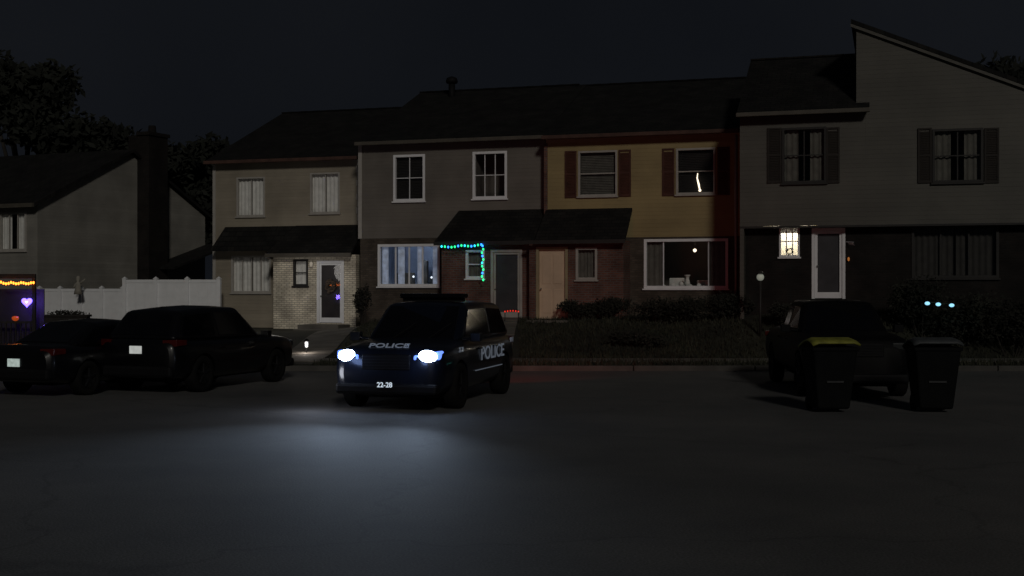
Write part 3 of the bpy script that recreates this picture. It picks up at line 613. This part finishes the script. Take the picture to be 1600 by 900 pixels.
w=MB(); w.tube((-.3,.3,-.25),(0,0,.03),.008,n=5); w.tube((0,0,.03),at(1489,477,33.3)-q0+Vector((0,0,.03)),.008,n=5); w.tube(at(1489,477,33.3)-q0+Vector((0,0,.03)),at(1510,480,33.8)-q0,.008,n=5); w.build('cable','wire',t)
for px,py in ((1449,474),(1466,475.5),(1487,477)):
    v=at(px,py,33.3)-q0; m=MB(); m.ball(tuple(v),.07,12,.7); m.build('bulb','ice',t,True)
lamp('bulb_glow','POINT',at(1468,476,33.0)-q0,.8,(.1,.9,.6),t,.1)
pg=thing('porch_frame','dark wooden porch frame at the left edge hung with orange lights','porch',at(-30,450,36).xy.to_3d()+Vector((0,0,.12)))
o0=pg.location.copy(); xa=at(-60,0,36).x-o0.x; xb=at(56,0,36).x-o0.x; zb_=at(0,436,36).z-o0.z
pm=MB(); pm.box(xa,xb,-.05,.05,zb_+.01,zb_+.15); pm.build('beam','wood',pg,bevel=.01)
for x in (xa+.05,xb-.05): pm=MB(); pm.box(x-.05,x+.05,-.048,.048,-.2,zb_+.008); pm.build('post','wood',pg,bevel=.01)
pm=MB(); pm.box(xa+.1,xb-.1,-.03,.03,.9,.97); 
for i in range(14): xx=xa+.15+i*(xb-xa-.3)/13; pm.box(xx-.015,xx+.015,-.02,.02,.1,.9)
pm.build('railing','wood',pg)
pm=MB(); pm.box(xa-.1,xb+.05,.5,.55,-.3,1.9); pm.build('back_panel','wood',pg)
pts=[at(2+i*3.9,439.5+2.5*abs(math.sin(i*.75)),35.9) for i in range(14)]
string('string_lights','orange bulbs looped along the dark porch beam',pts,['orange'],.032)
ht=MB(); v=[]
for i in range(24):
    a=i/24*2*math.pi; v.append((.0095*16*math.sin(a)**3,.0095*(13*math.cos(a)-5*math.cos(2*a)-2*math.cos(3*a)-math.cos(4*a))))
ht.prism(v,lambda u,w_,t:(u,t,w_),-.02,.02); ho=ht.build('heart_light','violet',bevel=.008); ho.location=at(42,472,35.9); tag(ho,'glowing violet blue heart shaped light hanging on the dark porch','light')
MB().tube((0,0,.1),(0,0,at(42,437,35.9).z-ho.location.z),.004,n=5).build('cord','wire',ho)
hv=MB(); hv.prism([(a*.3,b*.3) for a,b in v],lambda u,w_,t:(u,t,w_),-.035,-.022); hv.build('heart_centre','cool',ho)
lamp('heart_glow','POINT',(0,.2,0),18,(.2,.12,1),ho,.1)
zr_=o0.z+.97
pk=thing('pumpkin','small dim glowing orange pumpkin on the rail of the dark porch','pumpkin',(at(24,0,36).x,36,zr_+.08)); m=MB(); m.lathe([(.03,-.08),(.08,-.05),(.1,.0),(.09,.04),(.03,.06)],(0,0,0),'z',14); m.build('shell',emit('pumpkin_glow',(1,.15,.02),.25),pk,True); MB().tube((0,0,.05),(.01,0,.10),.012,.008).build('stem','bark',pk)
gf=MB(); gf.lathe([(.02,.62),(.07,.58),(.08,.48),(.04,.4),(.10,.33),(.11,.15),(.16,-.1)],(0,0,0),'z',14); gf.tube((.08,0,.32),(.28,0,.5),.035,.02); gf.tube((-.08,0,.32),(-.2,0,.12),.035,.02)
go=gf.build('garden_figure','cloth',None,True); go.location=at(122,451,47.9); go.location.z=at(122,451,47.9).z-.12; tag(go,'small white cloth figure raised above the lower fence section','decoration')
ln=thing('path_lantern','small lit white lantern on the lawn between dark crossover and police car','lantern',(at(479,0,35.2).x,35.2,G(at(479,0,35.2).x,35.2)))
m=MB(); m.tube((0,0,-.1),(0,0,.2),.015); m.build('stake','plastic',ln); m=MB(); m.lathe([(.03,.2),(.045,.22),(.045,.34),(.03,.36)],(0,0,0),'z',12); m.build('lamp_glass',emit('lantern_glass',(.9,.92,1),.7),ln,True); m=MB(); m.lathe([(.09,.36),(.08,.39),(.02,.44)],(0,0,0),'z',12); m.build('cap','plastic',ln,True)
lamp('lantern_glow','POINT',(0,-.15,.25),8,(1,.88,.78),ln,.08)
yl_=at(1188,433,35.7); gz=G(yl_.x,35.7)
yp=thing('yard_lamp','dim globe yard lamp on a dark post left of the small lit window','lamp',(yl_.x,35.7,gz)); m=MB(); m.tube((0,0,-.2),(0,0,yl_.z-gz-.1),.035,.03); m.build('post','dtrim',yp,True); m=MB(); m.ball((0,0,yl_.z-gz),.11,12); m.build('globe','dimlamp',yp,True); m=MB(); m.lathe([(.13,.09),(.09,.14),(.02,.18)],(0,0,yl_.z-gz),'z',12); m.build('cap','dtrim',yp,True)
pl=thing('planter_box','dark low planter box before the lower fence section','planter',(at(105,0,46.5).x,46.5,.55)); m=MB(); m.box(-.8,.8,-.2,.2,0,.42); m.box(-.85,.85,-.25,.25,.42,.5); m.build('box','wood',pl,bevel=.01)
leaves([((0,0,.55),(.7,.2,.12))],400,.05,9).build('plants','leaf2',pl,fix=False)

# ------------------------------------------------------------------ vehicles
def interp(st, x):
    return [lerp(x, [(s[0], s[k]) for s in st]) for k in range(1, 4)]
def body_mesh(st, paint, root, wheels, wr_):
    st=sorted(st); n=28; X=[]; 
    x0,x1=st[0][0],st[-1][0]; N=46
    for i in range(N+1):
        u=i/N; X.append(x0+(x1-x0)*(.5-.5*math.cos(u*math.pi)))
    m=MB(); vs=[]
    for x in X:
        w,zt,zb_=interp(st,x); zc=(zt+zb_)/2; hz=(zt-zb_)/2
        for k in range(n):
            a=2*math.pi*k/n; c,s=math.cos(a),math.sin(a)
            yy=w*math.copysign(abs(c)**.32,c); zz=hz*math.copysign(abs(s)**.42,s)
            tum=1-.05*max(0,zz/hz)**2-.05*max(0,-zz/hz)**2
            vs.append((x,yy*tum,zc+zz))
    fs=[(i*n+k,i*n+(k+1)%n,(i+1)*n+(k+1)%n,(i+1)*n+k) for i in range(N) for k in range(n)]+[tuple(range(n-1,-1,-1)),tuple(range(N*n,(N+1)*n))]
    m.add(vs,fs); o=m.build('body',paint,root,True)
    c=MB()
    for wx in wheels:
        for s in (-1,1): c.lathe([(wr_*1.13,s*.62),(wr_*1.13,s*1.4)],(wx,0,wr_),'y',28)
    co=c.build('cut',paint,root)
    b=o.modifiers.new('b','BOOLEAN'); b.object=co; b.operation='DIFFERENCE'; b.solver='EXACT'; bpy.context.view_layer.update()
    me=bpy.data.meshes.new_from_object(o.evaluated_get(bpy.context.evaluated_depsgraph_get())); o.modifiers.clear(); o.data=me; me.materials.clear(); me.materials.append(M[paint])
    bpy.data.objects.remove(co)
    try:
        me.set_sharp_from_angle(angle=math.radians(38))
    except Exception: pass
    return o
def car(name,label,cat,loc,rz,st,cab,paint='paint',wheels=(1.45,-1.45),wr_=.36,hw=.93,group=None,police=False,doors=2,rearz=.95,frontz=.82,bev=.07):
    r=thing(name,label,cat,loc,rz,group); body=body_mesh(st,paint,r,wheels,wr_)
    Lf=max(s[0] for s in st); Lr=min(s[0] for s in st)
    fx,fz,fw, gx,gz,gw, hx,hz,hww, bx,bz,bw = cab
    c=MB(); mid=(gx+hx)/2
    V=[(fx,-fw,fz),(fx,fw,fz),(gx,-gw,gz),(gx,gw,gz),(hx,-hww,hz),(hx,hww,hz),(bx,-bw,bz),(bx,bw,bz),(gx,0,gz+.035),(hx,0,hz+.035),(mid,-gw*1.02,max(gz,hz)+.02),(mid,gw*1.02,max(gz,hz)+.02),(mid,0,max(gz,hz)+.06)]
    V+=[(mid,-(fw+bw)/2*1.02,(fz+bz)/2),(mid,(fw+bw)/2*1.02,(fz+bz)/2)]
    Fc=[(0,1,3,8,2),(2,8,12,10),(8,3,11,12),(10,12,9,4),(12,11,5,9),(4,9,5,7,6),(0,2,10,13),(13,10,4,6),(1,14,11,3),(14,7,5,11),(1,0,13,6,7,14)]
    c.add(V,Fc); cb=c.build('cabin',paint,r); bv=cb.modifiers.new('b','BEVEL'); bv.width=bev; bv.segments=5; bv.limit_method='ANGLE'; bv.angle_limit=math.radians(25)
    def panel(nm,A,B_,C_,D_,u0,u1,v0,v1,off=.012):
        A,B_,C_,D_=[Vector(p) for p in (A,B_,C_,D_)]
        def P(u,v): return (A*(1-u)+B_*u)*(1-v)+(D_*(1-u)+C_*u)*v
        q=[P(u0,v0),P(u1,v0),P(u1,v1),P(u0,v1)]; nn=(q[1]-q[0]).cross(q[3]-q[0]).normalized()
        cen=Vector(((fx+bx)/2,0,(fz+gz)/2))
        if (q[0]-cen).dot(nn)<0: nn=-nn
        m=MB(); m.add([p+nn*off for p in q]+[p-nn*.01 for p in q],[(0,1,2,3),(7,6,5,4),(0,4,5,1),(1,5,6,2),(2,6,7,3),(3,7,4,0)]); return m.build(nm,'cglass',r,bevel=.006)
    panel('windscreen',V[0],V[1],V[3],V[2],.07,.93,.06,.92); panel('rear_window',V[6],V[7],V[5],V[4],.11,.89,.16,.86)
    for s,(a,b_,c_,d_,m1,m2) in ((-1,(0,6,4,2,13,10)),(1,(1,7,5,3,14,11))):
        panel('side_window',V[m1],V[a],V[d_],V[m2],.05,.88,.12,.83); panel('side_window',V[m1],V[b_],V[c_],V[m2],.04,.84,.12,.83)
    for wx in wheels:
        for s in (-1,1):
            y1=s*(hw+.015); y0=s*(hw-.23); t=MB()
            t.lathe([(wr_*.62,y0),(wr_*.94,y0),(wr_,y0+s*.03),(wr_,y1-s*.03),(wr_*.94,y1),(wr_*.64,y1),(wr_*.62,y1-s*.02)],(wx,0,wr_),'y',28); w=t.build('wheel','rubber',r,True)
            q=MB(); q.lathe([(wr_*.63,y1-s*.06),(wr_*.63,y1-s*.02),(wr_*.56,y1-s*.02),(wr_*.55,y1-s*.07),(.05,y1-s*.06)],(wx,0,wr_),'y',28)
            for k_ in range(5):
                a=k_*2*math.pi/5+.3; q.tube((wx,y1-s*.025,wr_),(wx+math.cos(a)*wr_*.58,y1-s*.03,wr_+math.sin(a)*wr_*.58),.035,.028,6)
            q.build('rim','dkmetal' if not police else 'plastic',w)
    und=MB(); und.box(Lr+.4,Lf-.4,-hw*.62,hw*.62,.22,.6); und.build('underbody','plastic',r)
    wF=interp(sorted(st),Lf-.1)[0]
    for s in (-1,1):
        h_=MB(); 
        if police:
            h_.add([(Lf+.015,s*.47,frontz-.05),(Lf+.01,s*.47,frontz+.05),(Lf-.10,s*.90,frontz+.12),(Lf-.08,s*.90,frontz-.03),
                    (Lf-.2,s*.47,frontz-.05),(Lf-.2,s*.47,frontz+.05),(Lf-.34,s*.90,frontz+.12),(Lf-.34,s*.90,frontz-.03)],[(0,1,2,3),(4,7,6,5),(0,4,5,1),(1,5,6,2),(2,6,7,3),(3,7,4,0)])
            ho_=h_.build('headlight','hl2',r,bevel=.035)
            q=MB(); q.lathe([(.01,.05),(.05,.045),(.085,.02),(.105,-.03)],(Lf-.025,s*.69,frontz+.025),'x',24); q.v=[Vector((v.x-abs(v.y-s*.69)*.1,s*.69+(v.y-s*.69)*1.6,v.z)) for v in q.v]; q.build('bulb','hl',ho_,True)
        else:
            h_.box(Lf-.3,Lf-.02,s*wF*.62 if s>0 else -wF*.98,s*wF*.98 if s>0 else -wF*.62,frontz-.07,frontz+.07); h_.build('headlight','lensoff',r,bevel=.03)
        t_=MB(); wB=interp(sorted(st),Lr+.12)[0]; 
        t_.add([(Lr+.02,s*wB*.68,rearz-.06),(Lr+.02,s*wB*.68,rearz+.08),(Lr+.08,s*(wB+.0),rearz+.09),(Lr+.08,s*(wB+.0),rearz-.04),(Lr+.3,s*wB*.7,rearz-.06),(Lr+.3,s*wB*.7,rearz+.08),(Lr+.36,s*(wB+.045),rearz+.08),(Lr+.36,s*(wB+.045),rearz-.02)],
               [(0,1,2,3),(4,7,6,5),(0,4,5,1),(1,5,6,2),(2,6,7,3),(3,7,4,0)]); t_.build('taillight','taillit' if police else 'tail',r,bevel=.01)
        mi=MB(); mi.box(fx-.32,fx-.16,min(s*(hw+.02),s*(hw+.2)),max(s*(hw+.02),s*(hw+.2)),fz+.0,fz+.15); mi.tube((fx-.24,s*(fw-.02),fz+.03),(fx-.24,s*(hw+.05),fz+.05),.025); mi.build('mirror',paint,r,bevel=.03)
        for hxx in (.35,-.75): hd=MB(); hd.box(hxx-.1,hxx+.1,min(s*(hw-.01),s*(hw+.035)),max(s*(hw-.01),s*(hw+.035)),fz-.16,fz-.125); hd.build('door_handle',paint,r,bevel=.01)
    gmb=MB(); gmb.box(Lf-.1,Lf+.012,-.42,.42,frontz-.2,frontz+.06)
    gr_=gmb.build('grille','plastic',r,bevel=.02); s_=MB()
    for i in range(5): s_.box(Lf+.012,Lf+.022,-.40,.40,frontz-.18+i*.048,frontz-.165+i*.048)
    s_.build('grille_bars','dkmetal' if police else 'plastic',gr_)
    bm_=MB(); bm_.box(Lf-.25,Lf+.05,-hw*.88,hw*.88,.3,.48); bm_.build('bumper','plastic',r,bevel=.05)
    bm_=MB(); bm_.box(Lr-.05,Lr+.25,-hw*.9,hw*.9,.34,.55); bm_.build('bumper','plastic',r,bevel=.05)
    return r
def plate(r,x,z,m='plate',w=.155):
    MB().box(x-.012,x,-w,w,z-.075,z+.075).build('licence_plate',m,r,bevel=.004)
SUV=[(2.5,.74,.92,.36),(2.44,.86,1.03,.30),(2.3,.95,1.09,.27),(1.9,.995,1.14,.25),(1.1,1.01,1.19,.24),(0,1.02,1.18,.24),(-1.5,1.02,1.19,.24),(-2.15,.99,1.19,.27),(-2.42,.92,1.14,.32),(-2.5,.78,1.0,.38)]
a=math.radians(14); fc=Vector((at(603,0,20.3).x,20.3)); cen=fc+2.5*Vector((math.sin(a),math.cos(a)))
pc=car('police_car','dark police patrol vehicle with blazing white headlights and roof light bar','police car',(cen.x,cen.y,0),-math.pi/2-a,SUV,
   (1.2,1.12,.88,.35,1.77,.74,-2.0,1.75,.74,-2.42,1.10,.88),'navy',(1.5,-1.5),.39,1.0,police=True,frontz=.9,rearz=1.0,bev=.13)
text('hood_lettering','POLICE',.16,'decal',pc,(2.345,0,1.095),(0,1,0),(-.75,0,.5),.003,1.35,.003)
text('door_lettering','POLICE',.34,'decal',pc,(-.5,1.024,.86),(-1,0,0),(0,0,1),.003,1.5,.003)
text('fender_lettering','22-28',.12,'decal',pc,(1.55,1.01,1.0),(-1,0,0),(0,0,1),.003)
text('rear_lettering','911',.13,'decal',pc,(-2.0,1.005,1.03),(-1,0,0),(0,0,1),.003,1.5)
st_=MB(); st_.box(-1.2,.7,1.018,1.022,.585,.60); st_.build('side_stripe','decal',pc)
p_=MB(); p_.box(2.55,2.565,-.15,.15,.39,.53); p_.build('licence_plate','plastic',pc,bevel=.004); text('unit_number','22-28',.115,'unit',pc,(2.567,0,.46),(0,1,0),(0,0,1),.002,1.0,.002)
lb=MB(); lb.box(-.25,.05,-.62,.62,1.86,1.95); lbo=lb.build('light_bar','cglass',pc,bevel=.03); m=MB(); m.box(-.16,-.04,-.58,.58,1.80,1.86); m.build('mount','plastic',lbo)
for s in (-.35,.3): MB().tube((1.22,s,1.16),(.87,s+.32,1.43),.009).build('wiper','plastic',pc)
for s in (-1,1):
    lamp('headlight_beam','SPOT',(2.62,s*.68,.92),300,(.60,.76,1),pc,.06,(0,math.radians(-90-14),0),math.radians(92),1.0)
    lamp('headlight_spill','POINT',(2.80,s*.69,.93),3.0,(.32,.48,1),pc,.1)
lamp('side_fill','POINT',(2.6,-1.3,.6),8,(.85,.88,1),pc,.15)  # point light without a fixture, added to brighten ground and hood
lamp('taillight_glow','SPOT',(-2.62,.3,1.0),170,(1,.08,.04),pc,.1,(0,math.radians(94),0),math.radians(80),1.0)

XO=[(2.3,.66,.82,.36),(2.24,.80,.92,.30),(2.1,.88,.98,.27),(1.7,.92,1.02,.25),(.95,.93,1.06,.24),(0,.94,1.06,.24),(-1.4,.94,1.08,.24),(-1.95,.92,1.09,.28),(-2.24,.86,1.06,.33),(-2.3,.76,.98,.4)]
a=math.radians(20); rc=Vector((at(212,0,23.8).x,23.8)); cen=rc+2.3*Vector((math.sin(a),math.cos(a)))
xo=car('parked_crossover','black crossover parked with its rear to the street, nearest the police car','car',(cen.x,cen.y,0),math.pi/2-a,XO,
   (1.0,1.0,.80,.25,1.64,.62,-1.78,1.60,.62,-2.2,1.05,.82),'paint',(1.4,-1.38),.36,.915,rearz=.97,bev=.1)
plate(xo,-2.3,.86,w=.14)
SD=[(2.4,.66,.66,.32),(2.33,.80,.76,.26),(2.15,.87,.82,.23),(1.7,.90,.88,.22),(.95,.91,.93,.2),(0,.92,.93,.2),(-1.3,.92,.97,.2),(-1.9,.90,1.0,.24),(-2.3,.84,.98,.30),(-2.4,.74,.88,.36)]
rc=Vector((at(22,0,23.0).x,23.0)); cen=rc+2.4*Vector((math.sin(a),math.cos(a)))
sd=car('parked_sedan','black low sedan parked at the left edge beside the crossover','car',(cen.x,cen.y,0),math.pi/2-a,SD,
   (1.05,.88,.78,.3,1.38,.58,-.85,1.37,.58,-1.75,.94,.76),'paint',(1.42,-1.4),.33,.895,rearz=.84,frontz=.66,bev=.1)
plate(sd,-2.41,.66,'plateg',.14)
PK=[(2.8,.74,.95,.42),(2.72,.9,1.12,.38),(2.5,.97,1.18,.36),(1.9,.99,1.22,.34),(1.2,1.0,1.24,.34),(0,1.0,1.22,.34),(-1.0,1.0,1.2,.34),(-2.7,.99,1.2,.36),(-2.8,.95,1.18,.4)]
a=math.radians(4); fc=Vector((at(1345,0,22.6).x,22.6)); cen=fc+2.8*Vector((math.sin(a),math.cos(a)))
pk_=car('pickup_truck','black pickup truck parked facing the street behind the two wheeled bins','pickup truck',(cen.x,cen.y,0),-math.pi/2-a,PK,
   (1.25,1.18,.86,.55,1.76,.68,-.85,1.76,.68,-1.05,1.16,.86),'matte',(1.85,-1.75),.41,.985,frontz=.98,rearz=1.0)
def wbin(label,px,lid,rz,tiltl=0):
    p=at(px,0,20.55); t=thing('wheeled_bin',label,'bin',(p.x,p.y,0),rz,'wheeled bins at the roadside')
    m=MB(); w0,w1=.27,.37; d0,d1=.27,.38; 
    m.add([(-w0,-d0,.06),(w0,-d0,.06),(w0,d0,.06),(-w0,d0,.06),(-w1,-d1,1.05),(w1,-d1,1.05),(w1,d1,1.05),(-w1,d1,1.05)],[(0,3,2,1),(4,5,6,7),(0,1,5,4),(1,2,6,5),(2,3,7,6),(3,0,4,7)]); m.build('bin_body','bin',t,bevel=.035)
    m=MB(); m.box(-w1-.02,w1+.02,-d1-.02,d1+.02,1.02,1.08); m.build('rim','bin',t,bevel=.015)
    m=MB(); vs=[]; n=8
    for i in range(n+1):
        u=i/n; y=-d1-.04+u*(2*d1+.08); z=1.085+.13*math.sin(math.pi*min(1,u*.85+.15))
        vs+=[(-w1-.03,y,z-.02),(-w1*.8,y,z+.02),(w1*.8,y,z+.02),(w1+.03,y,z-.02)]
    fs=[(i*4+k,i*4+k+1,i*4+5+k,i*4+4+k) for i in range(n) for k in range(3)]; m.add(vs,fs); lo=m.build('lid',lid,t,True); so=lo.modifiers.new('s','SOLIDIFY'); so.thickness=.03
    for s in (-1,1): m=MB(); m.lathe([(.03,s*.2),(.12,s*.2),(.13,s*.23),(.13,s*.27),(.03,s*.28)],(0,0,0),'x',18); m.v=[v+Vector((0,d1-.08,.13)) for v in m.v]; m.build('wheel','rubber',t,True)
    m=MB(); m.tube((-.28,d1+.07,1.0),(.28,d1+.07,1.0),.018); m.tube((-.25,d1-.01,1.0),(-.25,d1+.07,1.0),.015); m.tube((.25,d1-.01,1.0),(.25,d1+.07,1.0),.015); m.build('handle','bin',t)
    m=MB(); m.box(-.14,.14,-.345,-.335,.50,.53); m.build('front_label','blabel',t)
    return t
wbin('dark wheeled bin with a yellow lid in front of the black pickup',1295,'ylid',.06); wbin('dark wheeled bin with a grey lid right of the yellow lidded one',1457,'glid',-.08)

# ------------------------------------------------------------------ world, light, camera
W=bpy.data.worlds.new('World'); sc.world=W; W.use_nodes=True; nt=W.node_tree; bg=nt.nodes['Background']
tc=nt.nodes.new('ShaderNodeTexCoord'); n=nt.nodes.new('ShaderNodeTexNoise'); n.inputs['Scale'].default_value=2.2; n.inputs['Detail'].default_value=5; link(nt,tc.outputs['Generated'],n.inputs['Vector'])
r=nt.nodes.new('ShaderNodeValToRGB'); r.color_ramp.elements[0].position=.3; r.color_ramp.elements[1].position=.75
r.color_ramp.elements[0].color=(.0044,.0052,.0070,1); r.color_ramp.elements[1].color=(.0076,.0086,.0108,1); link(nt,n.outputs['Fac'],r.inputs['Fac']); link(nt,r.outputs['Color'],bg.inputs['Color']); bg.inputs['Strength'].default_value=1
s=lamp('street_fill_sun','SUN',(0,-10,20),.47,(1,.95,.86)); s.data.angle=math.radians(6); s.rotation_euler=Vector((-.18,1,-.46)).to_track_quat('-Z','Y').to_euler()  # soft sun added in place of unseen street lamps
cam=bpy.data.cameras.new('camera'); cam.lens=F/1600*36; cam.sensor_width=36; cam.clip_end=2000; co=bpy.data.objects.new('camera',cam); C.objects.link(co); co.location=(0,0,CH); co.rotation_euler=(math.pi/2,0,0); sc.camera=co
